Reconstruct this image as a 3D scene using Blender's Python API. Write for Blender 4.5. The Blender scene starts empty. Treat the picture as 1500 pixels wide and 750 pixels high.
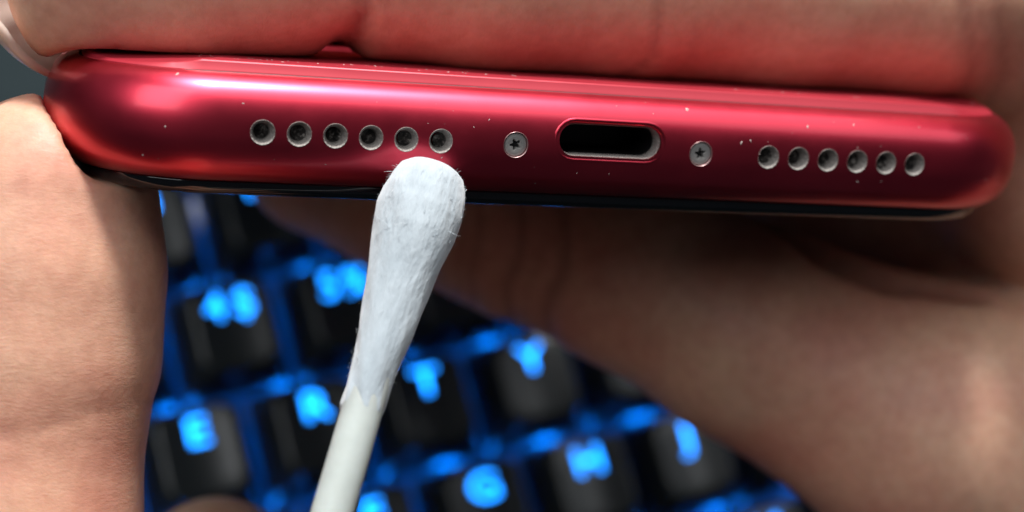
import bpy, bmesh, math, random
import numpy as np
from mathutils import Matrix, Vector

random.seed(7)
rng = np.random.default_rng(7)
MM = 0.001
scene = bpy.context.scene
COL = scene.collection

# ------------------------------------------------------------------ frames
# "view" frame: millimetres, x right, y up, z towards the lens.  The place itself
# (world) has the desk horizontal; the lens looks down on it at a slant.
F_PX = 2200.0
KR = Matrix(((0.91000329, -0.27530084, 0.31000557),
             (0.17216311, 0.93112343, 0.32151054),
             (-0.37716557, -0.23920413, 0.89472203)))
KT = Vector((-10.248, -19.768, -247.328))
LEGEND_Z = 36.0                                   # key tops above the desk, mm
V2W = Matrix.Diagonal((MM, MM, MM, 1)) @ Matrix.Translation((0, 0, LEGEND_Z)) @ \
      KR.transposed().to_4x4() @ Matrix.Translation(-KT)
V2W_np = np.array(V2W)
PR = Matrix(((0.95752284, 0.08194784, 0.276468),
             (-0.02568385, 0.97919506, -0.2012893),
             (-0.28721133, 0.18563834, 0.93970637)))
PT = Vector((6.833, 7.403, -104.455))
PR_np, PT_np = np.array(PR), np.array(PT)
PHONE_W = V2W @ Matrix.Translation(PT) @ PR.to_4x4()      # phone mm -> world


def vp(px, py, d):
    """point of the view frame (mm) at depth d"""
    return np.array(((px - 750) * d / F_PX, (375 - py) * d / F_PX, -d))


def ph(u, v, w):
    """phone coordinates -> view frame"""
    return PR_np @ np.array((u, v, w)) + PT_np


def v2w(p):
    p = np.asarray(p, float)
    return p @ V2W_np[:3, :3].T + V2W_np[:3, 3]


# ------------------------------------------------------------------ camera
cam_data = bpy.data.cameras.new('camera')
cam = bpy.data.objects.new('camera', cam_data)
COL.objects.link(cam)
rot = (KR.transposed()).to_4x4()
cam.matrix_world = Matrix.Translation(V2W @ Vector((0, 0, 0))) @ rot
cam_data.sensor_width = 36.0
cam_data.lens = F_PX / 1500 * 36.0
cam_data.clip_start = 0.005
cam_data.clip_end = 20.0
cam_data.dof.use_dof = True
cam_data.dof.focus_distance = 0.1015
cam_data.dof.aperture_fstop = cam_data.lens / 2.4
scene.camera = cam

# ------------------------------------------------------------------ light
world = bpy.data.worlds.new('World')
scene.world = world
world.use_nodes = True
bg = world.node_tree.nodes['Background']
bg.inputs['Color'].default_value = (0.75, 0.86, 1.0, 1)
bg.inputs['Strength'].default_value = 0.042


def area_lamp(name, pos, target, sx, sy, watts, color):
    l = bpy.data.lights.new(name, 'AREA')
    l.shape = 'RECTANGLE'
    l.size, l.size_y = sx, sy
    l.energy = watts
    l.color = color
    o = bpy.data.objects.new(name, l)
    COL.objects.link(o)
    p, t = Vector(v2w(pos)), Vector(v2w(target))
    o.location = p
    o.rotation_euler = (t - p).to_track_quat('-Z', 'Y').to_euler()
    return o


area_lamp('ceiling_lamp', (65, 610, 85), (-10, 10, -105), 0.08, 0.09, 8.0, (1.0, 0.985, 0.95))
area_lamp('ceiling_panel', (330, 660, 230), (0, 0, -110), 1.1, 0.7, 4.1, (0.95, 0.98, 1.0))
area_lamp('side_lamp', (-200, 310, 400), (-40, -10, -180), 0.5, 0.36, 2.2, (0.95, 0.98, 1.0))

scene.view_settings.view_transform = 'Standard'
scene.view_settings.look = 'None'
scene.view_settings.exposure = 0.0
scene.view_settings.gamma = 1.0
scene.render.engine = 'CYCLES'
scene.cycles.max_bounces = 8
scene.cycles.use_denoising = True


# ------------------------------------------------------------------ helpers
def tag(o, label=None, cat=None, group=None, kind=None):
    if label: o['label'] = label
    if cat: o['category'] = cat
    if group: o['group'] = group
    if kind: o['kind'] = kind
    return o


def empty(name, mat=None):
    o = bpy.data.objects.new(name, None)
    o.empty_display_size = 0.01
    COL.objects.link(o)
    if mat is not None:
        o.matrix_world = mat
    return o


def link(name, me, mat=None, parent=None, smooth=False):
    if mat is not None:
        me.materials.clear() if len(me.materials) and me.users == 0 else None
        if len(me.materials) == 0:
            me.materials.append(mat)
    o = bpy.data.objects.new(name, me)
    COL.objects.link(o)
    if parent is not None:
        o.parent = parent
    if smooth:
        for p in me.polygons:
            p.use_smooth = True
    return o


def from_bm(bm, name='mesh'):
    me = bpy.data.meshes.new(name)
    bm.normal_update()
    bm.to_mesh(me)
    bm.free()
    return me


def mesh_np(verts, faces, name='mesh'):
    me = bpy.data.meshes.new(name)
    me.from_pydata([tuple(v) for v in verts], [], [tuple(f) for f in faces])
    me.update()
    return me


# ------------------------------------------------------------------ materials
class NT:
    def __init__(self, name):
        self.m = bpy.data.materials.new(name)
        self.m.use_nodes = True
        self.t = self.m.node_tree
        self.b = self.t.nodes['Principled BSDF']

    def n(self, typ, **kw):
        nd = self.t.nodes.new(typ)
        for k, v in kw.items():
            if k in nd.inputs:
                nd.inputs[k].default_value = v
            else:
                setattr(nd, k, v)
        return nd

    def l(self, a, b):
        self.t.links.new(a, b)

    def set(self, **kw):
        for k, v in kw.items():
            self.b.inputs[k.replace('_', ' ')].default_value = v
        return self

    def ramp(self, fac, stops):
        r = self.n('ShaderNodeValToRGB')
        el = r.color_ramp.elements
        while len(el) < len(stops):
            el.new(0.5)
        for e, (p, c) in zip(el, stops):
            e.position = p
            e.color = c if len(c) == 4 else (*c, 1)
        self.l(fac, r.inputs[0])
        return r.outputs[0]

    def bump(self, h, strength=0.3, dist=0.0002, normal=None):
        b = self.n('ShaderNodeBump')
        b.inputs['Strength'].default_value = strength
        b.inputs['Distance'].default_value = dist
        self.l(h, b.inputs['Height'])
        if normal is not None:
            self.l(normal, b.inputs['Normal'])
        return b.outputs[0]

    def coords(self, scale=(1, 1, 1)):
        tc = self.n('ShaderNodeTexCoord')
        mp = self.n('ShaderNodeMapping')
        mp.inputs['Scale'].default_value = scale
        self.l(tc.outputs['Object'], mp.inputs['Vector'])
        return mp.outputs[0]

    def noise(self, vec, scale, detail=3.0, rough=0.5):
        n = self.n('ShaderNodeTexNoise')
        n.inputs['Scale'].default_value = scale
        n.inputs['Detail'].default_value = detail
        n.inputs['Roughness'].default_value = rough
        self.l(vec, n.inputs['Vector'])
        return n.outputs['Fac']


def mat_red_metal():
    k = NT('red_anodised_aluminium')
    k.set(Metallic=1.0, Roughness=0.3, Coat_Weight=0.4, Coat_Roughness=0.16, Coat_IOR=1.5)
    c = k.coords()
    k.l(k.ramp(k.noise(c, 90, 4), [(0.3, (0.56, 0.034, 0.064)), (0.7, (0.64, 0.044, 0.078))]), k.b.inputs['Base Color'])
    k.l(k.ramp(k.noise(c, 220, 5, 0.6), [(0.3, (0.33,) * 3), (0.75, (0.40,) * 3)]), k.b.inputs['Roughness'])
    k.l(k.bump(k.noise(c, 9000, 2), 0.06, 0.00002), k.b.inputs['Normal'])
    return k.m


def mat_red_glass():
    k = NT('red_back_glass')
    k.set(Base_Color=(0.40, 0.024, 0.042, 1), Roughness=0.4, Coat_Weight=0.15, Coat_Roughness=0.3, Metallic=0.35)
    c = k.coords()
    k.l(k.ramp(k.noise(c, 160, 4), [(0.35, (0.36,) * 3), (0.7, (0.46,) * 3)]), k.b.inputs['Roughness'])
    return k.m


def mat_simple(name, col, rough, metal=0.0, bump=None, **kw):
    k = NT(name)
    k.set(Base_Color=(*col, 1), Roughness=rough, Metallic=metal, **kw)
    c = k.coords()
    dk = tuple(x * 0.82 for x in col)
    k.l(k.ramp(k.noise(c, 300, 4, 0.6), [(0.3, dk), (0.7, col)]), k.b.inputs['Base Color'])
    if bump:
        k.l(k.bump(k.noise(c, bump[0], 3), bump[1], bump[2]), k.b.inputs['Normal'])
    return k.m


def mat_skin(name, tint=(1, 1, 1)):
    k = NT(name)
    k.set(Roughness=0.46, Subsurface_Weight=0.4, Subsurface_Scale=1.0, Specular_IOR_Level=0.42)
    k.b.inputs['Subsurface Radius'].default_value = (0.0030, 0.0010, 0.0005)
    c = k.coords()
    t = lambda a: tuple(x * y for x, y in zip(a, tint))
    base = k.ramp(k.noise(c, 110, 5, 0.55), [(0.28, t((0.56, 0.265, 0.195))), (0.52, t((0.655, 0.37, 0.265))), (0.75, t((0.73, 0.47, 0.335)))])
    mot = k.ramp(k.noise(c, 900, 3, 0.6), [(0.3, (0.88, 0.84, 0.82)), (0.65, (1, 1, 1))])
    mx = k.n('ShaderNodeMix', data_type='RGBA', blend_type='MULTIPLY')
    mx.inputs[0].default_value = 1.0
    k.l(base, mx.inputs[6]); k.l(mot, mx.inputs[7])
    blot = k.ramp(k.noise(c, 48, 3, 0.5), [(0.38, (1.04, 0.86, 0.84)), (0.6, (1.0, 1.03, 1.0))])
    mxb = k.n('ShaderNodeMix', data_type='RGBA', blend_type='MULTIPLY')
    mxb.inputs[0].default_value = 1.0
    k.l(mx.outputs[2], mxb.inputs[6]); k.l(blot, mxb.inputs[7])
    mx = mxb
    # crease shade and redness painted into the skin colour by stored crease weight
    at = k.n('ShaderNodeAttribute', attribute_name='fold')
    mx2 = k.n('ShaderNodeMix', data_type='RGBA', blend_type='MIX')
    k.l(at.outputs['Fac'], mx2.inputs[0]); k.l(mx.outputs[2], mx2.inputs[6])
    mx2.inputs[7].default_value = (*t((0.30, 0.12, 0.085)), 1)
    k.l(mx2.outputs[2], k.b.inputs['Base Color'])
    # skin lines run round the finger: long across, short along
    fl = k.n('ShaderNodeAttribute', attribute_name='flow')
    m1 = k.n('ShaderNodeMapping'); m1.inputs['Scale'].default_value = (1.0, 0.22, 1.0)
    k.l(fl.outputs['Vector'], m1.inputs['Vector'])
    lines = k.noise(m1.outputs[0], 2.4, 4, 0.65)
    m2 = k.n('ShaderNodeMapping'); m2.inputs['Scale'].default_value = (1.0, 0.5, 1.0); m2.inputs['Rotation'].default_value = (0, 0, 0.6)
    k.l(fl.outputs['Vector'], m2.inputs['Vector'])
    fine = k.noise(m2.outputs[0], 5.0, 3, 0.6)
    n1 = k.bump(lines, 0.16, 0.00016)
    n2 = k.bump(fine, 0.30, 0.00008, n1)
    n3 = k.bump(k.noise(c, 3200, 3, 0.7), 0.28, 0.00006, n2)
    k.l(n3, k.b.inputs['Normal'])
    k.l(k.ramp(lines, [(0.3, (0.56,) * 3), (0.7, (0.46,) * 3)]), k.b.inputs['Roughness'])
    return k.m


def mat_cotton():
    k = NT('white_cotton')
    k.set(Roughness=0.95, Subsurface_Weight=0.5, Specular_IOR_Level=0.15, Sheen_Weight=0.4)
    k.b.inputs['Subsurface Radius'].default_value = (0.0012, 0.0012, 0.0012)
    tc = k.n('ShaderNodeTexCoord')
    mp = k.n('ShaderNodeMapping'); mp.inputs['Scale'].default_value = (1, 1, 0.28); mp.inputs['Rotation'].default_value = (0.25, 0.2, 0)
    k.l(tc.outputs['Object'], mp.inputs['Vector'])
    a = k.noise(mp.outputs[0], 1500, 5, 0.65)
    b = k.noise(mp.outputs[0], 420, 4, 0.6)
    k.l(k.ramp(b, [(0.25, (0.34, 0.39, 0.43)), (0.7, (0.46, 0.51, 0.55))]), k.b.inputs['Base Color'])
    n1 = k.bump(b, 0.6, 0.0006)
    k.l(k.bump(a, 0.7, 0.0002, n1), k.b.inputs['Normal'])
    return k.m


def mat_emit(name, col, strength, base=(0.02, 0.05, 0.2)):
    k = NT(name)
    k.set(Base_Color=(*base, 1), Roughness=0.4, Emission_Color=(*col, 1), Emission_Strength=strength)
    return k.m


def mat_grille():
    k = NT('dusty_speaker_mesh')
    k.set(Roughness=0.6, Metallic=0.3)
    tc = k.n('ShaderNodeTexCoord'); oi = k.n('ShaderNodeObjectInfo')
    ad = k.n('ShaderNodeVectorMath', operation='ADD')
    k.l(tc.outputs['Object'], ad.inputs[0]); k.l(oi.outputs['Random'], ad.inputs[1])
    a = k.noise(ad.outputs[0], 2600, 4, 0.7)
    k.l(k.ramp(a, [(0.38, (0.012, 0.010, 0.010)), (0.54, (0.07, 0.06, 0.055)), (0.68, (0.5, 0.46, 0.42))]), k.b.inputs['Base Color'])
    k.l(k.bump(a, 1.0, 0.0004), k.b.inputs['Normal'])
    return k.m


def mat_legend():
    k = NT('blue_backlit_legend')
    k.set(Base_Color=(0.02, 0.05, 0.2, 1), Roughness=0.4, Emission_Color=(0.006, 0.25, 1.0, 1))
    tc = k.n('ShaderNodeTexCoord')
    ln = k.n('ShaderNodeVectorMath', operation='LENGTH')
    mp = k.n('ShaderNodeMapping'); mp.inputs['Scale'].default_value = (1, 1, 0)
    k.l(tc.outputs['Object'], mp.inputs['Vector']); k.l(mp.outputs[0], ln.inputs[0])
    mr = k.n('ShaderNodeMapRange')
    for q, v in ((1, 0.0003), (2, 0.0032), (3, 7.5), (4, 4.6)):
        mr.inputs[q].default_value = v
    k.l(ln.outputs['Value'], mr.inputs[0]); k.l(mr.outputs[0], k.b.inputs['Emission Strength'])
    return k.m


def mat_desk():
    k = NT('dark_desk')
    k.set(Roughness=0.75, Specular_IOR_Level=0.1)
    c = k.coords()
    k.l(k.ramp(k.noise(c, 25, 6, 0.6), [(0.3, (0.010, 0.017, 0.020)), (0.7, (0.017, 0.026, 0.029))]), k.b.inputs['Base Color'])
    k.l(k.bump(k.noise(c, 700, 3), 0.2, 0.0003), k.b.inputs['Normal'])
    return k.m


M = dict(
    red=mat_red_metal(), back=mat_red_glass(),
    black_glass=mat_simple('black_screen_glass', (0.006, 0.007, 0.010), 0.10, Coat_Weight=0.5, Coat_Roughness=0.05),
    gasket=mat_simple('dark_red_seam', (0.07, 0.006, 0.010), 0.5),
    steel=mat_simple('brushed_steel', (0.46, 0.44, 0.42), 0.45, 0.6, (6000, 0.25, 0.00005)),
    rim=mat_simple('bare_metal_rim', (0.62, 0.40, 0.40), 0.38, 0.85),
    bore=mat_simple('dusty_bore_metal', (0.30, 0.27, 0.25), 0.6, 0.3, (5000, 0.9, 0.0002)),
    grille=mat_grille(),
    cavity=mat_simple('black_plastic_cavity', (0.010, 0.009, 0.010), 0.45),
    dark=mat_simple('dark_recess', (0.015, 0.014, 0.014), 0.6),
    cotton=mat_cotton(),
    stick=mat_simple('white_paper_stick', (0.47, 0.49, 0.465), 0.6, 0, (1500, 0.15, 0.0001), Subsurface_Weight=0.1),
    skin=mat_skin('skin'),
    nail=mat_simple('fingernail', (0.66, 0.47, 0.39), 0.28, 0, None, Subsurface_Weight=0.2, Coat_Weight=0.2),
    dust=mat_simple('pale_lint', (0.52, 0.42, 0.40), 0.9),
    keycap=mat_simple('black_keycap_plastic', (0.018, 0.022, 0.024), 0.36, 0, (2600, 0.35, 0.00006), Specular_IOR_Level=0.85),
    case=mat_simple('keyboard_case_plastic', (0.03, 0.034, 0.038), 0.5),
    plate=mat_simple('keyboard_plate', (0.34, 0.36, 0.40), 0.45, 0.2),
    legend=mat_legend(),
    led=mat_emit('blue_led', (0.0, 0.19, 1.0), 120.0),
    desk=mat_desk(),
)

# ------------------------------------------------------------------ desk
bm = bmesh.new()
bmesh.ops.create_grid(bm, x_segments=8, y_segments=8, size=1.2)
tag(link('desk', from_bm(bm), M['desk']), 'dark grey-green desk top under the keyboard', 'desk', kind='structure')


# ------------------------------------------------------------------ keyboard
def rrect(w, h, r, n=4):
    pts = []
    for cx, cy, a0 in ((w / 2 - r, h / 2 - r, 0), (-w / 2 + r, h / 2 - r, 90), (-w / 2 + r, -h / 2 + r, 180), (w / 2 - r, -h / 2 + r, 270)):
        for i in range(n + 1):
            a = math.radians(a0 + 90 * i / n)
            pts.append((cx + r * math.cos(a), cy + r * math.sin(a)))
    return pts


def rrect_fine(w, h, r, n=3, m=5):
    """rounded rectangle with points along the straight sides too"""
    base = rrect(w, h, r, n)
    out = []
    k = n + 1
    for c in range(4):
        out += base[c * k:(c + 1) * k]
        a, b = base[(c + 1) * k - 1], base[((c + 1) * k) % (4 * k)]
        out += [(a[0] + (b[0] - a[0]) * i / (m + 1), a[1] + (b[1] - a[1]) * i / (m + 1)) for i in range(1, m + 1)]
    return out


def loft(rings, cap0=True, cap1=True):
    bm = bmesh.new()
    rows = [[bm.verts.new(p) for p in r] for r in rings]
    n = len(rows[0])
    for a, b in zip(rows, rows[1:]):
        for i in range(n):
            bm.faces.new((a[i], a[(i + 1) % n], b[(i + 1) % n], b[i]))
    if cap0: bm.faces.new(rows[0][::-1])
    if cap1: bm.faces.new(rows[-1])
    return bm


PITCH = 19.05
PLATE_Z = LEGEND_Z - 16.5
kb = empty('keyboard', Matrix.Identity(4))
tag(kb, 'black mechanical keyboard with glowing blue letters, lying under the phone', 'keyboard')


def dish_z(x, tw=PITCH - 6.1):
    return 8.95 + 1.2 * min(1.0, (2 * x / tw) ** 2)


def key_mesh(width_u):
    bw = PITCH * width_u - 0.9
    bh = PITCH - 0.9
    tw, th = bw - 5.2, bh - 3.6
    rings = []
    for z, fx, fy, r, oy, dish in ((0, bw, bh, 1.2, 0, 0), (1.0, bw, bh, 1.3, 0, 0), (6.0, bw - 3.6, bh - 2.4, 2.0, 0.5, 0),
                                   (-0.8, tw, th, 2.4, 0.8, 1), (-0.15, tw - 0.7, th - 0.7, 2.4, 0.8, 1), (0.0, tw - 1.6, th - 1.6, 2.1, 0.8, 1),
                                   (0.0, tw * .66, th * .66, 1.4, 0.8, 1), (0.0, tw * .4, th * .4, .8, 0.8, 1), (0.0, tw * .15, th * .15, .3, 0.8, 1)):
        rings.append([(x * MM, (y + oy) * MM, ((dish_z(x, tw) + z) if dish else z) * MM) for x, y in rrect_fine(fx, fy, r)])
    me = from_bm(loft(rings), 'keycap')
    me.materials.append(M['keycap'])
    for p in me.polygons:
        p.use_smooth = len(p.vertices) == 4
    return me


KEYM = {}
font_cache = {}


def text_mesh(s, size, bold, dx=0.0, sx=1.0):
    if (s, size) in font_cache:
        return font_cache[(s, size)]
    cu = bpy.data.curves.new('legend_text', 'FONT')
    cu.body = s
    cu.size = size * MM
    cu.align_x = 'CENTER'
    cu.align_y = 'CENTER'
    cu.offset = bold * MM
    cu.extrude = 0.04 * MM
    cu.resolution_u = 3
    o = bpy.data.objects.new('tmp_text', cu)
    COL.objects.link(o)
    dg = bpy.context.evaluated_depsgraph_get()
    me = bpy.data.meshes.new_from_object(o.evaluated_get(dg))
    me.materials.clear()
    me.materials.append(M['legend'])
    bpy.data.objects.remove(o)
    bpy.data.curves.remove(cu)
    b_ = bmesh.new(); b_.from_mesh(me)
    bmesh.ops.triangulate(b_, faces=b_.faces)
    bmesh.ops.subdivide_edges(b_, edges=[e for e in b_.edges if e.calc_length() > 1.2 * MM], cuts=2)
    for v_ in b_.verts:                       # lay the print on the dished key top
        x_ = v_.co.x * 1000 * sx + dx
        v_.co.x = x_ * MM
        v_.co.z = (dish_z(x_) + 0.05) * MM + v_.co.z * 0.5
    b_.to_mesh(me); b_.free()
    font_cache[(s, size)] = me
    return me


led_bm = bmesh.new()
bmesh.ops.create_cube(led_bm, size=1.0)
bmesh.ops.scale(led_bm, vec=(3.4 * MM, 2.2 * MM, 1.0 * MM), verts=led_bm.verts)
led_me = from_bm(led_bm, 'led')
led_me.materials.append(M['led'])

# rows: (row index, x of first key legend in key units, legends).  T sits at x=4,y=0.
ROWS = [
    (2, 0.0, ['F1', 'F2', 'F3', 'F4', 'F5', 'F6', 'F7', 'F8']),
    (1, -0.5, [('1', '!'), ('2', '@'), ('3', '#'), ('4', '$'), ('5', '%'), ('6', '^'), ('7', '&'), ('8', '*'), ('9', '(')]),
    (0, 0.0, list('QWERTYUIO')),
    (-1, 0.25, list('ASDFGHJKL')),
    (-2, 0.75, list('ZXCVBNM,.')),
]
LEG_DY = 3.9


def kx(u): return (u * PITCH - 80.0) * MM


xs_all = []
for row, x0, legs in ROWS:
    for i, lg in enumerate(legs):
        x = kx(x0 + i)
        y = (row * PITCH - LEG_DY) * MM
        wu = 1.0
        if wu not in KEYM:
            KEYM[wu] = key_mesh(wu)
        k = link('key', KEYM[wu], None, kb)
        k.location = (x, y, (LEGEND_Z - 10.2) * MM)
        items = [(lg, 0.0)] if isinstance(lg, str) else [(lg[0], -2.35), (lg[1], 2.35)]
        for s, dx in items:
            t = link('legend', text_mesh(s, 6.2 if len(s) == 1 else 4.8, 0.08, dx, 1.2 if len(items) == 1 and len(s) == 1 else 1.0), None, k)
            t.location = (0, LEG_DY * MM, 0)
        d = link('backlight_lamp', led_me, None, kb)
        d.location = (x, y + 4.6 * MM, (PLATE_Z + 0.75) * MM)
        xs_all.append((x, y))
# wide keys at the left margin (tab, caps lock, shift, escape, grave)
for row, u, wu in ((2, -1.5, 1.0), (1, -1.5, 1.0), (0, -1.25, 1.5), (-1, -1.12, 1.75), (-2, -0.875, 2.25)):
    if wu not in KEYM:
        KEYM[wu] = key_mesh(wu)
    k = link('key', KEYM[wu], None, kb)
    k.location = (kx(u), (row * PITCH - LEG_DY) * MM, (LEGEND_Z - 10.2) * MM)
    d = link('backlight_lamp', led_me, None, kb)
    d.location = (kx(u), (row * PITCH - LEG_DY + 4.6) * MM, (PLATE_Z + 0.75) * MM)


def box_loft(x0, x1, y0, y1, z0, z1, r=3.0):
    cx, cy = (x0 + x1) / 2, (y0 + y1) / 2
    base = rrect(x1 - x0, y1 - y0, r, 5)
    top = rrect(x1 - x0 - 1.6, y1 - y0 - 1.6, r - .8, 5)
    rings = [[((x + cx) * MM, (y + cy) * MM, z0 * MM) for x, y in base],
             [((x + cx) * MM, (y + cy) * MM, (z1 - .8) * MM) for x, y in base],
             [((x + cx) * MM, (y + cy) * MM, z1 * MM) for x, y in top]]
    return from_bm(loft(rings))


X0, X1 = -2.1 * PITCH - 80, 10.0 * PITCH - 80
Y0, Y1 = -2.6 * PITCH - LEG_DY, 2.6 * PITCH - LEG_DY
link('case', box_loft(X0 - 9, X1 + 9, Y0 - 9, Y1 + 9, 2.0, PLATE_Z - 2.0), M['case'], kb)
link('plate', box_loft(X0, X1, Y0, Y1, PLATE_Z - 1.98, PLATE_Z, 2), M['plate'], kb)
for nm, a in (('rim', (X0 - 9, X0 - 0.5, Y0 - 9, Y1 + 9)), ('rim', (X1 + 0.5, X1 + 9, Y0 - 9, Y1 + 9)),
              ('rim', (X0 - 0.45, X1 + 0.45, Y1 + 0.3, Y1 + 9)), ('rim', (X0 - 0.45, X1 + 0.45, Y0 - 9, Y0 - 0.3))):
    link('case_rim', box_loft(*a, PLATE_Z - 1.95, PLATE_Z + 4.5, 2.5), M['case'], kb)

# ------------------------------------------------------------------ phone
W2, LEN, RC = 75.7 / 2, 150.9, 11.0
HV = 3.57            # half height of the red band
INS = 3.0            # how far the band curls in at its rims
GF, GB = 1.12, 0.74  # glass proud of the band, screen / back


def plan(off, n=14, extra=0.0):
    """outline of the phone, inset by off; phone frame: u across, w out of the port end"""
    r = RC - off + extra
    w, l = W2 - off, LEN / 2 - off
    pts = []
    for sx, sw, a0 in ((1, 1, 0), (-1, 1, 90), (-1, -1, 180), (1, -1, 270)):
        for i in range(n + 1):
            a = math.radians(a0 + 90 * i / n)
            pts.append((sx * (w - r) + r * math.cos(a), -LEN / 2 + sw * (l - r) + r * math.sin(a)))
    return pts


def ring(off, v, extra=0.0):
    return [(u * MM, v * MM, w * MM) for u, w in plan(off, 14, extra)]


phone = empty('phone', PHONE_W @ Matrix.Diagonal((1 / MM, 1 / MM, 1 / MM, 1)))
tag(phone, 'red phone held edge-on, port and speaker holes towards the viewer', 'phone')


def inset_at(v):
    s = min(1.0, abs(v) / (HV + 0.12))
    return INS * (1 - (1 - s ** 2.25) ** (1 / 2.25))


NL = 36
vs = [HV * math.sin(math.pi / 2 * (-1 + 2 * i / NL)) for i in range(NL + 1)]
rings = [ring(inset_at(v), v) for v in vs]
bm = loft(rings[::-1])
bmesh.ops.recalc_face_normals(bm, faces=bm.faces)
body_me = from_bm(bm, 'frame')

S_IN, HP, SCREW = 12.12, 2.384, 6.85
holes = [(-(S_IN + HP * (5 - i)), 0.0) for i in range(6)] + [(S_IN + HP * i, 0.0) for i in range(6)]
HR = 0.80
PORT = (0.0, 0.55, 7.55, 2.25)          # u, v, width, height of the opening


def disc_pts(cu, cv, r, n=28):
    return [(cu + r * math.cos(2 * math.pi * i / n), cv + r * math.sin(2 * math.pi * i / n)) for i in range(n)]


def stadium(cu, cv, w, h, n=10):
    r = h / 2
    pts = []
    for s, a0 in ((1, -90), (-1, 90)):
        for i in range(n + 1):
            a = math.radians(a0 + 180 * i / n)
            pts.append((cu + s * (w / 2 - r) + r * math.cos(a), cv + r * math.sin(a)))
    return pts


def prism(pts, w0, w1, bm=None):
    """closed prism along w"""
    bm = bm or bmesh.new()
    a = [bm.verts.new((u * MM, v * MM, w0 * MM)) for u, v in pts]
    b = [bm.verts.new((u * MM, v * MM, w1 * MM)) for u, v in pts]
    n = len(pts)
    for i in range(n):
        bm.faces.new((a[i], a[(i + 1) % n], b[(i + 1) % n], b[i]))
    bm.faces.new(a[::-1]); bm.faces.new(b)
    return bm


cb = bmesh.new()
for u, v in holes:
    prism(disc_pts(u, v, HR), -2.2, 1, cb)
for s in (-1, 1):
    prism(disc_pts(s * SCREW, 0, 0.86), -0.9, 1, cb)
prism(stadium(*PORT), -7, 1, cb)
bmesh.ops.recalc_face_normals(cb, faces=cb.faces)
cut = link('tmp_cutter', from_bm(cb))
frame = link('frame', body_me, M['red'], phone)
md = frame.modifiers.new('cut', 'BOOLEAN')
md.operation = 'DIFFERENCE'; md.solver = 'EXACT'; md.object = cut
frame.parent = None
bpy.context.view_layer.update()
dg = bpy.context.evaluated_depsgraph_get()
me2 = bpy.data.meshes.new_from_object(frame.evaluated_get(dg))
frame.modifiers.clear()
frame.data = me2
frame.parent = phone
bpy.data.objects.remove(cut)
if not me2.materials:
    me2.materials.append(M['red'])


def sdf2_plan(u, w):
    qx = abs(u) - (W2 - RC); qy = abs(w + LEN / 2) - (LEN / 2 - RC)
    return math.hypot(max(qx, 0), max(qy, 0)) + min(max(qx, qy), 0) - RC


def frame_normal(u, v, w):
    e = 0.01
    g = lambda a, b, c: sdf2_plan(a, c) + inset_at(max(-HV, min(HV, b)))
    d = Vector((g(u + e, v, w) - g(u - e, v, w), g(u, v + e, w) - g(u, v - e, w), g(u, v, w + e) - g(u, v, w - e)))
    return d.normalized()


nrm = []
for p in me2.polygons:
    p.use_smooth = True
    fn = p.normal.copy()
    outer = True
    vn = []
    for li in p.loop_indices:
        co = me2.vertices[me2.loops[li].vertex_index].co * 1000
        n = frame_normal(*co) if abs(sdf2_plan(co.x, co.z) + inset_at(co.y)) < 0.05 and abs(fn.y) < 0.985 else None
        if n is None or n.dot(fn) < 0.8:
            outer = False
        vn.append(n)
    nrm.extend([tuple(n) for n in vn] if outer else [tuple(fn)] * len(vn))
me2.normals_split_custom_set(nrm)


def slab(off0, v0, v1, edge, mat, name, n=5, sign=1):
    """glass sheet with rounded (2.5D) outer edge"""
    rs = [ring(off0 + 0.15, v0)]
    h = v1 - v0
    for i in range(n + 1):
        a = math.pi / 2 * i / n
        rs.append(ring(off0 + edge * (1 - math.cos(a)) , v0 + h * 0.25 + h * 0.75 * math.sin(a)))
    bm = loft(rs)
    bmesh.ops.recalc_face_normals(bm, faces=bm.faces)
    me = from_bm(bm)
    o = link(name, me, mat, phone)
    for p in me.polygons:
        p.use_smooth = len(p.vertices) == 4
    return o


def glass_ring(off, v, extra=-1.0):
    out = []
    k_ = 15
    for i_, (u, w) in enumerate(plan(off, 14, extra)):
        a = (i_ % k_) / (k_ - 1)
        drop = math.sin(math.pi * min(1, max(0, a))) ** 0.8         # the sheet thins towards its corners
        out.append((u * MM, (v - max(0, v - HV - 0.1) * 0.85 * drop) * MM, w * MM))
    return out


rs = [glass_ring(o_, v_) for o_, v_ in ((INS - 0.55, HV - 0.3), (INS - 0.50, HV + 0.06), (INS - 0.46, HV + 0.12), (INS - 0.25, HV + GB - 0.10), (INS - 0.17, HV + GB - 0.03), (INS + 0.02, HV + GB))]
rs.append([(u * MM, (HV + GB) * MM, w * MM) for u, w in plan(INS + 4.5, 14, 2.0)])
bm = loft(rs)
bmesh.ops.recalc_face_normals(bm, faces=bm.faces)
for e_ in bm.edges:
    e_.smooth = e_.calc_face_angle(0) < 0.45
for f_ in bm.faces:
    f_.smooth = True
link('back_glass', from_bm(bm), M['back'], phone)
slab(INS - 0.72, HV - 0.06, HV + 0.04, 0.05, M['gasket'], 'seam', 1)
slab(INS - 0.55, -HV + 0.1, -HV - GF, 0.9, M['black_glass'], 'screen_glass')


def tube_mesh(profile_pts_fn, levels, cap=False):
    """levels: list of (grow, w); profile_pts_fn(grow) -> (u,v) outline"""
    bm = bmesh.new()
    rows = []
    for g, w in levels:
        rows.append([bm.verts.new((u * MM, v * MM, w * MM)) for u, v in profile_pts_fn(g)])
    n = len(rows[0])
    for a, b in zip(rows, rows[1:]):
        for i in range(n):
            bm.faces.new((a[i], b[i], b[(i + 1) % n], a[(i + 1) % n]))
    if cap:
        bm.faces.new(rows[-1])
    me = from_bm(bm)
    for p in me.polygons:
        p.use_smooth = len(p.vertices) == 4
    return me


surf_w = -inset_at(0.8) * 0.5
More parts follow.
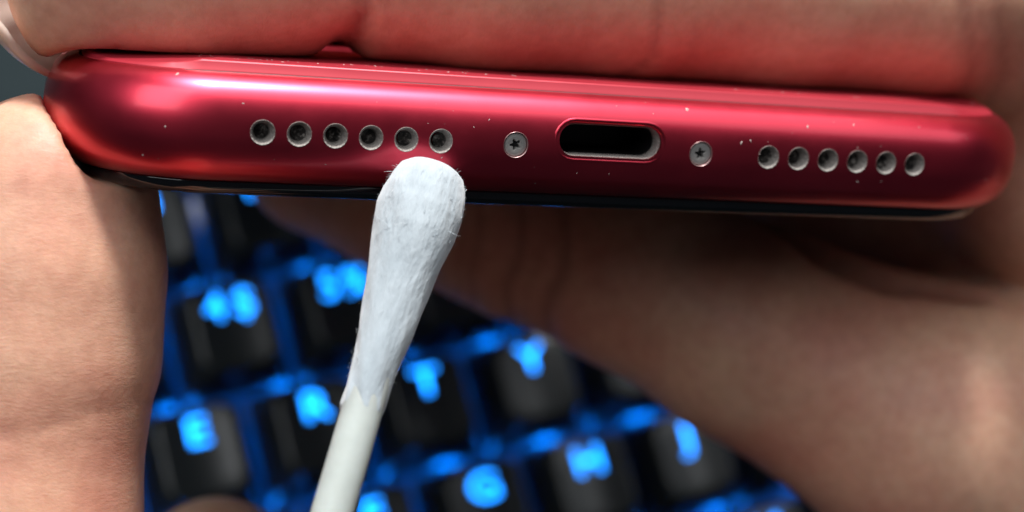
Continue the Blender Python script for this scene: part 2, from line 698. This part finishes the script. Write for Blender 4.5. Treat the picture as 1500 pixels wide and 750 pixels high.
# speaker and microphone holes: worn bevel, wall, dusty mesh at the bottom
lip_me = tube_mesh(lambda g: disc_pts(0, 0, HR + g), [(0.04, -0.03), (0.03, 0.004), (-0.01, -0.02), (-0.10, -0.20), (-0.22, -0.60), (-0.30, -1.0), (-0.31, -2.1)])
lip_me.materials.append(M['bore'])
mesh_bm = bmesh.new()
cv = mesh_bm.verts.new((0, 0, -0.85 * MM))
prev = None
rowsv = []
for rr_, dz in ((0.2, 0.0), (0.4, 0.03), (HR - 0.28, 0.08)):
    rowsv.append([mesh_bm.verts.new((u * MM, v * MM, (-0.85 + dz) * MM)) for u, v in disc_pts(0, 0, rr_)])
for i in range(28):
    mesh_bm.faces.new((cv, rowsv[0][i], rowsv[0][(i + 1) % 28]))
    for a, b in zip(rowsv, rowsv[1:]):
        mesh_bm.faces.new((a[i], b[i], b[(i + 1) % 28], a[(i + 1) % 28]))
grille_me = from_bm(mesh_bm)
grille_me.materials.append(M['grille'])
for u, v in holes:
    o = link('speaker_hole', lip_me, None, phone)
    o.location = (u * MM, v * MM, 0.0)
    g = link('dust_mesh', grille_me, None, o)
    g.rotation_euler = (random.uniform(-.15, .15), random.uniform(-.15, .15), random.uniform(0, 6))
    g.location = (0, 0, random.uniform(-0.2, 0.12) * MM)

# screws: recessed head with a five-lobed socket
def lobe(r0, r1, n=40):
    return [((r0 + r1 * math.cos(5 * 2 * math.pi * i / n)) * math.cos(2 * math.pi * i / n),
             (r0 + r1 * math.cos(5 * 2 * math.pi * i / n)) * math.sin(2 * math.pi * i / n)) for i in range(n)]


bm = bmesh.new()
lv = [(disc_pts(0, 0, 0.84, 40), -0.85), (disc_pts(0, 0, 0.84, 40), -0.25), (disc_pts(0, 0, 0.76, 40), -0.14), (disc_pts(0, 0, 0.55, 40), -0.12),
      (lobe(0.33, 0.10), -0.13), (lobe(0.31, 0.095), -0.2), (lobe(0.28, 0.085), -0.65)]
rows = [[bm.verts.new((u * MM, v * MM, w * MM)) for u, v in pts] for pts, w in lv]
for a, b in zip(rows, rows[1:]):
    for i in range(40):
        bm.faces.new((a[i], a[(i + 1) % 40], b[(i + 1) % 40], b[i]))
bm.faces.new(rows[-1])
screw_me = from_bm(bm)
screw_me.materials.append(M['steel'])
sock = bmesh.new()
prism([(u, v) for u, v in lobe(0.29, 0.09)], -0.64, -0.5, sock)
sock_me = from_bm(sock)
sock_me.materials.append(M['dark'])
sl_me = tube_mesh(lambda g: disc_pts(0, 0, 0.86 + g), [(0.04, -0.02), (0.025, 0.005), (0.0, -0.02), (-0.015, -0.8)])
sl_me.materials.append(M['rim'])
for s in (-1, 1):
    o = link('screw', screw_me, None, phone)
    o.location = (s * SCREW * MM, 0, 0)
    o.rotation_euler = (0.02, -0.03 * s, 0.5 * s)
    link('screw_socket', sock_me, None, o)
    q = link('screw_rim', sl_me, None, phone)
    q.location = (s * SCREW * MM, 0, 0)

# charging port: bevelled lip, metal wall, black inside
pu, pv, pw, phh = PORT
pst = lambda g: stadium(pu, pv, pw + 2 * g, phh + 2 * g)
port = link('charging_port', tube_mesh(pst, [(0.40, -0.09), (0.30, 0.002), (0.20, -0.02), (0.09, -0.12), (0.0, -0.30)]), M['red'], phone)
wall_me = tube_mesh(pst, [(0.0, -0.29), (-0.07, -0.42), (-0.08, -1.5)])
link('port_wall', wall_me, M['bore'], port)
link('port_cavity', tube_mesh(pst, [(-0.08, -1.5), (-0.09, -6.8)], True), M['cavity'], port)

# ------------------------------------------------------------------ hands: one continuous skin grown from a distance field
def surface_nets(vol, origin, step):
    inside = vol < 0
    nx, ny, nz = vol.shape
    acc = np.zeros((nx - 1, ny - 1, nz - 1, 3)); cnt = np.zeros((nx - 1, ny - 1, nz - 1))
    cor = [(i, j, k) for i in (0, 1) for j in (0, 1) for k in (0, 1)]
    sl = lambda c: vol[c[0]:nx - 1 + c[0], c[1]:ny - 1 + c[1], c[2]:nz - 1 + c[2]]
    mn = sl(cor[0]).copy(); mx = mn.copy()
    for c in cor[1:]:
        s = sl(c); np.minimum(mn, s, out=mn); np.maximum(mx, s, out=mx)
    act = np.argwhere((mn < 0) & (mx >= 0))
    idx = -np.ones((nx - 1, ny - 1, nz - 1), np.int64)
    idx[act[:, 0], act[:, 1], act[:, 2]] = np.arange(len(act))
    P = np.zeros((len(act), 3)); C = np.zeros(len(act))
    for a in cor:
        for ax in range(3):
            if a[ax]: continue
            b = list(a); b[ax] = 1
            va = vol[act[:, 0] + a[0], act[:, 1] + a[1], act[:, 2] + a[2]]
            vb = vol[act[:, 0] + b[0], act[:, 1] + b[1], act[:, 2] + b[2]]
            m = (va < 0) != (vb < 0)
            t = np.where(m, va / np.where(m, va - vb, 1), 0)
            q = np.tile(np.array(a, float), (len(act), 1)); q[:, ax] = t
            P[m] += q[m]; C[m] += 1
    verts = origin + step * (act + P / C[:, None])
    faces = []
    for ax in range(3):
        o1, o2 = [(1, 2), (2, 0), (0, 1)][ax]
        s0 = [slice(1, -1)] * 3; s0[ax] = slice(0, vol.shape[ax] - 1)
        s1 = list(s0); s1[ax] = slice(1, vol.shape[ax])
        A, B = inside[tuple(s0)], inside[tuple(s1)]
        e = np.argwhere(A != B)
        off = np.ones(3, int); off[ax] = 0
        e = e + off
        fl = inside[e[:, 0], e[:, 1], e[:, 2]]
        d1 = np.zeros(3, int); d1[o1] = 1
        d2 = np.zeros(3, int); d2[o2] = 1
        g = lambda q: idx[q[:, 0], q[:, 1], q[:, 2]]
        quad = np.stack([g(e - d1 - d2), g(e - d2), g(e), g(e - d1)], 1)
        quad[~fl] = quad[~fl][:, ::-1]
        faces.append(quad)
    return verts, np.concatenate(faces)


def smin(a, b, k):
    h = np.clip(0.5 + 0.5 * (b - a) / k, 0, 1)
    return b * (1 - h) + a * h - k * h * (1 - h)


def seg_d(P, a, b, ra, rb):
    ab = b - a
    L2 = ab @ ab
    dt = P.dtype
    q = P - a.astype(dt)
    t = np.clip((q @ ab.astype(dt)) / dt.type(L2), 0, 1)
    q -= t[..., None] * ab.astype(dt)
    d = np.sqrt(np.einsum('...i,...i->...', q, q)) - (dt.type(ra) + dt.type(rb - ra) * t)
    return d, t


def phone_sdf(P):
    q = (P - PT_np.astype(P.dtype)) @ PR_np.astype(P.dtype)      # to phone frame
    u, v, w = q[..., 0], q[..., 1], q[..., 2]
    qx = np.abs(u) - (W2 - RC); qy = np.abs(w + LEN / 2) - (LEN / 2 - RC)
    d2 = np.hypot(np.maximum(qx, 0), np.maximum(qy, 0)) + np.minimum(np.maximum(qx, qy), 0) - RC
    r = 2.6
    vv = np.where(v > 0, v - (HV + GB), -v - (HV + GF))
    dx, dy = d2 + r, vv + r
    return np.minimum(np.maximum(dx, dy), 0) + np.hypot(np.maximum(dx, 0), np.maximum(dy, 0)) - r


def build_hand(chains, lo, hi, step, folds=(), carve_phone=True, k_chain=3.0, name='hand'):
    """chains: list of dict(pts=[(xyz, r)...], k=blend inside the chain, join=blend with the rest)"""
    lo, hi = np.array(lo, float), np.array(hi, float)
    n = np.ceil((hi - lo) / step).astype(int) + 1
    ax = [lo[i] + step * np.arange(n[i]) for i in range(3)]
    total = np.full(tuple(n), 1e3, np.float32)
    X, Y, Z = np.meshgrid(*ax, indexing='ij')
    P = np.stack([X, Y, Z], -1).astype(np.float32)

    def chain_field(P, ch):
        f = None
        pts = ch['pts']
        if len(pts) == 1:
            return np.linalg.norm(P - pts[0][0], axis=-1) - pts[0][1]
        for (a, ra), (b, rb) in zip(pts, pts[1:]):
            d, _ = seg_d(P, np.asarray(a, float), np.asarray(b, float), ra, rb)
            f = d if f is None else smin(f, d, ch.get('k', 2.0))
        for c, rad, kk in ch.get('pads', ()):
            q = (P - c) @ ch.get('basis', np.eye(3)) / rad
            l = np.linalg.norm(q, axis=-1)
            d = (l - 1) * min(rad)
            f = smin(f, d, kk)
        for c, nn, dep, wd in ch.get('grooves', ()):
            c = np.asarray(c, float); nn = np.asarray(nn, float); nn = nn / np.linalg.norm(nn)
            q = P - c
            dp = q @ nn + 0.35 * np.sin(q[..., 0] * 0.7 + q[..., 1] * 0.5) + 0.25 * np.sin(q[..., 2] * 0.9 + 1.0)
            rad = np.linalg.norm(q, axis=-1)
            f = f + dep * np.exp(-(dp / wd) ** 2) * (rad < 18)
        for a, b, r, kk in ch.get('cuts', ()):
            d, _ = seg_d(P, np.asarray(a, float), np.asarray(b, float), r, r)
            f = -smin(-f, d, kk)
        return f
    for ch in chains:
        pa = np.array([p_ for p_, _ in ch['pts']]); ra_ = np.array([[r_] for _, r_ in ch['pts']])
        mrg = ch.get('join', k_chain) + 5.0
        i0 = np.clip(np.floor(((pa - ra_ - mrg).min(0) - lo) / step), 0, n).astype(int)
        i1 = np.clip(np.ceil(((pa + ra_ + mrg).max(0) - lo) / step), 0, n).astype(int)
        sl_ = tuple(slice(a_, b_) for a_, b_ in zip(i0, i1))
        total[sl_] = smin(total[sl_], chain_field(P[sl_], ch), ch.get('join', k_chain))
    for a, b, r, kk in folds:
        d, _ = seg_d(P, np.asarray(a, float), np.asarray(b, float), r, r)
        total = -smin(-total, d, kk)
    if carve_phone:
        total = -smin(-total, phone_sdf(P) + 0.1, 0.4)
    for ax_ in range(3):                      # close the skin where it leaves the modelled volume
        for e_ in (0, -1):
            ix = [slice(None)] * 3; ix[ax_] = e_
            total[tuple(ix)] = np.maximum(total[tuple(ix)], 0.3)
    verts, faces = surface_nets(total.astype(np.float64), lo, step)
    ea = np.concatenate([faces[:, [0, 1]], faces[:, [1, 2]], faces[:, [2, 3]], faces[:, [3, 0]]])
    deg = np.bincount(ea[:, 0], minlength=len(verts)) + np.bincount(ea[:, 1], minlength=len(verts))
    for _ in range(4):
        acc = np.stack([np.bincount(ea[:, 0], verts[ea[:, 1], i], len(verts)) + np.bincount(ea[:, 1], verts[ea[:, 0], i], len(verts)) for i in range(3)], 1)
        verts = 0.5 * verts + 0.5 * acc / np.maximum(deg, 1)[:, None]
    # flow coordinates: along / around the nearest bone
    best = np.full(len(verts), 1e9); flow = np.zeros((len(verts), 3))
    for ci, ch in enumerate(chains):
        s = 0.0
        pts = ch['pts']
        for (a, ra), (b, rb) in zip(pts, pts[1:]):
            a, b = np.asarray(a, float), np.asarray(b, float)
            d, t = seg_d(verts, a, b, ra, rb)
            L = np.linalg.norm(b - a); ex = (b - a) / L
            ref = np.array((0.1, 0.2, 1.0)); ey = ref - ex * (ref @ ex); ey /= np.linalg.norm(ey); ez = np.cross(ex, ey)
            q = verts - a
            ang = np.arctan2(q @ ez, q @ ey)
            m = d < best
            best[m] = d[m]
            al = (q @ ex)
            flow[m] = np.stack([s + al, ang * 8.0, np.full(len(al), ci * 37.0)], 1)[m]
            s += L
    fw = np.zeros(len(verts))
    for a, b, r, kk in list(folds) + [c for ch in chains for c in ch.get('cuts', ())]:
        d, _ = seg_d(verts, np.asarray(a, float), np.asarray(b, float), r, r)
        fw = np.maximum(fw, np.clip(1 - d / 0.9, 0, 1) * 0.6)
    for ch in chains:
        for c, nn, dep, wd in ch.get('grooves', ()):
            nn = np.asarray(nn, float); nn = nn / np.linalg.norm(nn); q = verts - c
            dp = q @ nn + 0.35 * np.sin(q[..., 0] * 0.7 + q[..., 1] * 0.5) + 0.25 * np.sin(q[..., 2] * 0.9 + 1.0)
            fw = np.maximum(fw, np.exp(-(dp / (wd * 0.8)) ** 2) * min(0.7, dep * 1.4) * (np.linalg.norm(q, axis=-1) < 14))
    me = mesh_np(v2w(verts), faces, name)
    for p in me.polygons: p.use_smooth = True
    at = me.attributes.new('flow', 'FLOAT_VECTOR', 'POINT')
    at.data.foreach_set('vector', flow.astype(np.float32).ravel())
    at = me.attributes.new('fold', 'FLOAT', 'POINT')
    at.data.foreach_set('value', fw.astype(np.float32))
    return me


def nail_mesh(center, basis, rad, a_half, b_half, thick=0.45, n=16):
    """curved nail: patch of an ellipsoid about +x of basis; a_half along basis y, b_half along basis z (radians)"""
    top, bot = [], []
    for i in range(n + 1):
        for j in range(n + 1):
            s, t = -1 + 2 * i / n, -1 + 2 * j / n
            # squircle patch
            ss = s * math.sqrt(1 - 0.36 * t * t); tt = t * math.sqrt(1 - 0.36 * s * s)
            a, b = ss * a_half, tt * b_half
            d = np.array((math.cos(a) * math.cos(b), math.sin(a) * math.cos(b), math.sin(b)))
            top.append(center + basis @ (d * rad))
            bot.append(center + basis @ (d * (np.array(rad) - thick)))
    V = top + bot
    N = n + 1
    F = []
    for i in range(n):
        for j in range(n):
            q = [i * N + j, (i + 1) * N + j, (i + 1) * N + j + 1, i * N + j + 1]
            F.append(q); F.append([x + N * N for x in q[::-1]])
    edge = [i * N for i in range(N)] + [n * N + j for j in range(1, N)] + [i * N + n for i in range(n - 1, -1, -1)] + [j for j in range(n - 1, 0, -1)]
    for a, b in zip(edge, edge[1:] + edge[:1]):
        F.append([a, a + N * N, b + N * N, b])
    me = mesh_np(v2w(V), F, 'fingernail')
    bm = bmesh.new(); bm.from_mesh(me); bmesh.ops.recalc_face_normals(bm, faces=bm.faces); bm.to_mesh(me); bm.free()
    for p in me.polygons: p.use_smooth = True
    return me


def basis_from(xdir, zhint):
    x = np.asarray(xdir, float); x /= np.linalg.norm(x)
    z = np.asarray(zhint, float); z = z - x * (z @ x); z /= np.linalg.norm(z)
    y = np.cross(z, x)
    return np.stack([x, y, z], 1)


# --- hand holding the phone: forefinger across the back, thumb across the screen
BV = HV + GB            # back surface
IW = -12.5              # how far behind the port edge the finger lies
idx_pts = [(ph(-33.5, BV + 6.6, IW), 7.3), (ph(-24, BV + 6.9, IW), 7.7), (ph(-16.5, BV + 7.4, IW - .5), 7.3),
           (ph(-6, BV + 7.6, IW - .5), 8.2), (ph(5, BV + 7.9, IW - 1), 8.3), (ph(18, BV + 8.2, IW - 2), 8.8),
           (ph(32, BV + 8.6, IW - 4), 9.6), (ph(47, BV + 8, IW - 9), 12.0), (ph(60, BV + 3, IW - 16), 15.5)]
c_dip = ph(-17.5, BV - 0.2, IW + 1)
udir = PR_np[:, 0]
tip_pad = dict(pts=[(vp(152, 6, 104.5), 5.7), (vp(230, 5, 106), 6.3)], k=2.0, join=3.0)
index = dict(pts=idx_pts, k=1.5, join=5.0, cuts=[
    (ph(-17.5, BV + 0.3, IW - 6), ph(-17.3, BV + 0.6, IW + 7.5), 0.9, 1.6)],
    grooves=[(ph(-17.2, BV + 7.4, IW), udir, 0.95, 0.75), (ph(-15.6, BV + 7.4, IW), udir, 0.15, 0.4),
             (ph(4.7, BV + 7.4, IW), udir, 0.32, 0.45), (ph(6.8, BV + 7.4, IW), udir + (0, .2, 0), 0.16, 0.4), (ph(30, BV + 8, IW - 3), udir + (0, .5, 0), 0.3, 0.7),
             (ph(33, BV + 8, IW - 4), udir + (0, .6, 0), 0.25, 0.6), (ph(37, BV + 8, IW - 4), udir + (0, .7, 0), 0.25, 0.7)])
thumb_pts = [(vp(465, 238, 158), 7.6), (vp(600, 275, 154), 8.7), (vp(760, 325, 150), 9.3), (vp(920, 388, 147), 9.6),
             (vp(1095, 485, 145), 10.2), (vp(1380, 625, 144), 13.6), (vp(1760, 760, 148), 22)]
tdir = thumb_pts[2][0] - thumb_pts[1][0]
tdir = np.array((1.0, -0.12, 0.05))
thumb = dict(pts=thumb_pts, k=2.5, join=1.0, grooves=[
    (vp(768, 330, 150), tdir, 0.55, 0.55), (vp(826, 340, 150), tdir, 0.6, 0.55), (vp(712, 320, 150), tdir, 0.35, 0.5), (vp(690, 320, 150), tdir, 0.2, 0.4), (vp(795, 330, 150), tdir, 0.15, 0.3)])
palm = dict(pts=[(vp(1180, 270, 160), 9.5), (vp(1420, 320, 158), 11.5), (vp(1620, 380, 156), 17), (vp(1850, 430, 156), 24)], k=4, join=1.6)
web = dict(pts=[(ph(58, BV - 2, IW - 22), 14), (vp(1760, 330, 150), 19), (vp(1800, 600, 150), 24)], k=5, join=7.0)
others = []
for w_, u_, r_ in ((-31, -27, 8.4), (-49, -22, 8.0), (-66, -12, 7.2)):
    others.append(dict(pts=[(ph(u_, BV + r_ - .8, w_), r_ - .6), (ph(0, BV + r_, w_), r_), (ph(28, BV + r_ + .6, w_ - 1), r_ + .8), (ph(50, BV + 3, w_ - 3), r_ + 3)], k=2.0, join=1.6))
heel = dict(pts=[(ph(56, -2, -24), 13), (ph(58, -2, -48), 15), (ph(58, -4, -70), 15), (ph(66, -16, -62), 19)], k=5, join=5.0)
back = dict(pts=[(np.array((55.5, 35.5, -115.0)), 13.0), (ph(62, 10, -14), 15), (ph(72, 16, -24), 19), (ph(76, 4, -45), 22)], k=5, join=5.0)  # first point is an unseen knuckle added to block lamp light from the palm
shading_forearm = dict(pts=[(ph(56, -2, -74), 16), (np.array((36.0, 38.0, -224.0)), 22), (np.array((52.0, 92.0, -236.0)), 26), (np.array((70.0, 150.0, -240.0)), 30)], k=6, join=6.0)  # unseen arm, added so its shadow darkens the middle keys
creases = [(vp(1100, 320, 144), vp(1205, 380, 140), 1.7, 1.4), (vp(1205, 380, 140), vp(1300, 412, 138.5), 1.6, 1.4), (vp(1300, 412, 138.5), vp(1430, 434, 138), 1.0, 1.4)]
hand_me = build_hand([index, tip_pad, web, heel, back, palm, thumb, shading_forearm] + others, (-52, -52, -266), (100, 100, -94), 0.74, folds=creases)
hand = link('hand', hand_me, M['skin'])
tag(hand, 'hand gripping the phone, forefinger across its red back and thumb under the screen', 'hand')
tipc = ph(-33.5, BV + 6.6, IW)
link('fingernail', nail_mesh(tipc + np.array((-1.2, -1.1, 0.0)), basis_from((-0.93, -0.28, -0.35), (0.0, 0.9, -0.4)), np.array((8.6, 8.2, 8.6)), 0.85, 1.0), M['nail'], hand)

# --- the other hand: upright finger at the phone's left corner, a second fingertip low down
fin_pts = [(vp(74, 290, 105), 7.4), (vp(70, 400, 105), 7.8), (vp(62, 520, 105), 7.8), (vp(48, 625, 105), 7.4), (vp(30, 760, 105), 8.0), (vp(5, 1000, 106), 9.0), (vp(-70, 1350, 108), 11)]
finger = dict(pts=fin_pts, k=1.8, join=5.0, grooves=[(vp(52, 618, 107), (-0.22, 1, 0.0), 0.24, 0.3), (vp(52, 640, 107), (-0.2, 1, 0.05), 0.08, 0.35), (vp(52, 596, 107), (-0.1, 1, 0.05), 0.05, 0.4), (vp(52, 656, 107), (-0.3, 1, 0.05), 0.05, 0.4)], cuts=[(vp(160, 624, 98.2), vp(226, 640, 103), 0.1, 0.5)])
fin2 = dict(pts=[(vp(316, 846, 142), 7.6), (vp(300, 1000, 138), 8.2), (vp(180, 1250, 128), 9), (vp(60, 1450, 118), 10)], k=2, join=4.0)
palm2 = dict(pts=[(vp(-60, 1350, 110), 13), (vp(60, 1500, 118), 17), (vp(120, 1750, 120), 22)], k=4, join=5.0)
pinch_a = dict(pts=[(np.array((-17.5, -41.0, -94.6)), 6.9), (np.array((-27.0, -54.0, -103.0)), 7.8), (np.array((-38.0, -66.0, -114.0)), 9.5)], k=2, join=2.5)
pinch_b = dict(pts=[(np.array((-22.5, -44.5, -81.0)), 7.0), (np.array((-32.0, -60.0, -88.0)), 8.6), (np.array((-40.0, -76.0, -105.0)), 12.0)], k=2, join=2.5)
hand2_me = build_hand([finger, fin2, palm2, pinch_a, pinch_b], (-64, -98, -156), (8, 20, -70), 0.6, name='hand')
hand2 = link('hand', hand2_me, M['skin'])
tag(hand2, 'hand with one upright finger pressed against the left corner of the phone', 'hand')
link('fingernail', nail_mesh(vp(72, 345, 105), basis_from((-0.90, 0.0, 0.43), (0, 1, 0)), np.array((7.95, 7.95, 12.4)), 0.62, 0.85), M['nail'], hand2)

# ------------------------------------------------------------------ cotton swab
tip = vp(634, 245, 100.2)
end = vp(487, 750, 92.5)
axis = (end - tip) / np.linalg.norm(end - tip)
swab = empty('cotton_swab')
zx = Vector(V2W.to_3x3() @ Vector(axis)).normalized()
side = Vector(V2W.to_3x3() @ Vector((0, 0, 1))); side = (side - zx * side.dot(zx)).normalized()
Rm = Matrix((side, zx.cross(side), zx)).transposed()
swab.matrix_world = Matrix.Translation(Vector(v2w(tip))) @ Rm.to_4x4()
tag(swab, 'white cotton swab with its bud touching the phone below the speaker holes', 'cotton swab')


def revolve(prof, n, wob=0.0, seed=0):
    r_ = np.random.default_rng(seed)
    ph1, ph2, ph3 = r_.uniform(0, 6, 3)
    V, F = [], []
    for i, (s, r) in enumerate(prof):
        for j in range(n):
            a = 2 * math.pi * j / n
            rr = r * (1 + wob * (1 + max(0, s - 11) * 0.5 * (s < 20)) * (0.6 * math.sin(3 * a + ph1 + s * 0.5) + 0.5 * math.sin(2 * a - s * 0.9 + ph2) + 0.35 * math.sin(7 * a + s * 1.7 + ph3)))
            V.append((rr * math.cos(a) * MM, rr * math.sin(a) * MM, s * MM))
    for i in range(len(prof) - 1):
        for j in range(n):
            F.append((i * n + j, i * n + (j + 1) % n, (i + 1) * n + (j + 1) % n, (i + 1) * n + j))
    F.append(list(range(n))[::-1]); F.append([(len(prof) - 1) * n + j for j in range(n)])
    me = mesh_np(V, F)
    for p in me.polygons: p.use_smooth = len(p.vertices) == 4
    return me


key = [(0.0, 0.6), (0.03, 1.3), (0.18, 1.85), (0.5, 2.22), (1.2, 2.52), (2.2, 2.74), (3.4, 2.84), (4.8, 2.74), (6.2, 2.52), (7.8, 2.24), (9.4, 2.02),
       (11, 1.84), (12.5, 1.68), (13.6, 1.56), (14.6, 1.47), (15.4, 1.40), (16.2, 1.34), (17.0, 1.29), (17.4, 1.2)]
prof = []
for (a, ra), (b, rb) in zip(key, key[1:]):
    m = max(1, int((b - a) / 0.25))
    prof += [(a + (b - a) * i / m, ra + (rb - ra) * i / m) for i in range(m)]
prof.append(key[-1])
bud = link('cotton_bud', revolve(prof, 72, 0.026, 3), M['cotton'], swab)
link('stick', revolve([(6, 1.1), (14, 1.30), (16, 1.31), (40, 1.31), (60, 1.31), (69, 1.31)], 40), M['stick'], swab)
# loose cotton fibres standing off the bud
V, F = [], []
for q in range(1300):
    s = random.choice([random.uniform(0.3, 15), random.uniform(0.3, 6)])
    r = np.interp(s, [k_[0] for k_ in key], [k_[1] for k_ in key]) - 0.05
    a = random.uniform(0, 2 * math.pi)
    fuzz = q >= 60
    L = random.uniform(0.12, 0.4) if fuzz else (random.uniform(0.3, 1.0) if random.random() < 0.85 else random.uniform(1.0, 2.0))
    p = np.array((r * math.cos(a), r * math.sin(a), s))
    out = np.array((math.cos(a), math.sin(a), 0.0))
    tan = np.array((-math.sin(a), math.cos(a), 0.0)) * random.uniform(-1, 1) + np.array((0, 0, random.uniform(-1.2, 1.2)))
    d = out * random.uniform(0.15, 0.7) + tan
    d /= np.linalg.norm(d)
    th = random.uniform(0.005, 0.010) if fuzz else random.uniform(0.012, 0.024)
    base = len(V)
    m = 2 if fuzz else 5
    for i in range(m + 1):
        sd = np.cross(d, out); sd /= (np.linalg.norm(sd) + 1e-9)
        up = np.cross(d, sd)
        tt = th * (1 - 0.6 * i / m)
        for k_ in range(3):
            an = 2 * math.pi * k_ / 3
            V.append((p + sd * tt * math.cos(an) + up * tt * math.sin(an)) * MM)
        d = d + rng.normal(0, 0.35, 3); d /= np.linalg.norm(d)
        p = p + d * L / m
    for i in range(m):
        for k_ in range(3):
            F.append((base + i * 3 + k_, base + i * 3 + (k_ + 1) % 3, base + (i + 1) * 3 + (k_ + 1) % 3, base + (i + 1) * 3 + k_))
fib = link('fibres', mesh_np(V, F), M['cotton'], bud)
fib['kind'] = 'stuff'

# ------------------------------------------------------------------ lint on the phone
V, F = [], []


def speck(u, v, w, n, size, stretch=1.0):
    """little crumpled flake sitting on the surface"""
    n = np.array(n, float); n /= np.linalg.norm(n)
    a = np.cross(n, (0.3, 0.8, 0.5)); a /= np.linalg.norm(a); b = np.cross(n, a)
    t0 = random.uniform(0, 6.28)
    a, b = a * math.cos(t0) + b * math.sin(t0), b * math.cos(t0) - a * math.sin(t0)
    c = np.array((u, v, w))
    base = len(V)
    for i in range(6):
        an = i * math.pi / 3
        r = size * random.uniform(0.6, 1.2)
        V.append((c + a * r * math.cos(an) * stretch + b * r * math.sin(an) + n * 0.01) * MM)
    V.append((c + n * size * random.uniform(0.5, 0.9)) * MM)
    for i in range(6):
        F.append((base + i, base + (i + 1) % 6, base + 6))


def on_band(u, v, size, st=1.0):
    s = inset_at(v)
    lo_, hi_ = -25.0, 1.0
    for _ in range(40):
        mid = (lo_ + hi_) / 2
        if sdf2_plan(u, mid) + s < 0: lo_ = mid
        else: hi_ = mid
    n = frame_normal(u, v, lo_)
    speck(u, v, lo_, n, size, st)


for u, v, s, st in ((5.9, 3.0, .13, 1.3), (9.9, .95, .06, 2.5), (10.6, 1.1, .05, 3), (11.4, 0.2, .05, 1), (15.2, 2.3, .07, 2), (19.6, -1.5, .06, 2.6), (21.5, -1.4, .05, 1),
                    (19, 2.6, .05, 2), (24.5, 2.7, .05, 1), (-29.5, 3.3, .11, 2.2), (-31.5, -2.0, .07, 1.2), (-30.2, 0.0, .06, 1.3), (31.5, -1.7, .05, 1), (-2.2, -1.8, .05, 1)):
    on_band(u, v, s, st)
for _ in range(60):
    su, sv = random.uniform(-33, 33), random.uniform(-3.2, 3.3)
    if abs(sv - 0.55) < 1.8 and abs(su) < 4.5 or abs(sv) < 1.0: continue
    on_band(su, sv, random.choice((.018, .022, .03, .035)), random.uniform(1, 2.5))
for _ in range(100):
    u = random.choice((random.uniform(-30, 33), random.uniform(-28, -12), random.uniform(-28, -8)))
    if -21 < u < -13.5 and random.random() < .6: continue
    speck(u, BV + 0.01, random.uniform(-6.2, -4.2), (0, 1, 0.1), random.choice((.02, .03, .04, .055)), random.uniform(1, 2))
dust = link('lint_specks', mesh_np(V, F), M['dust'])
dust.matrix_world = phone.matrix_world.copy()
tag(dust, 'pale lint specks scattered over the red edge of the phone', 'lint', kind='stuff')
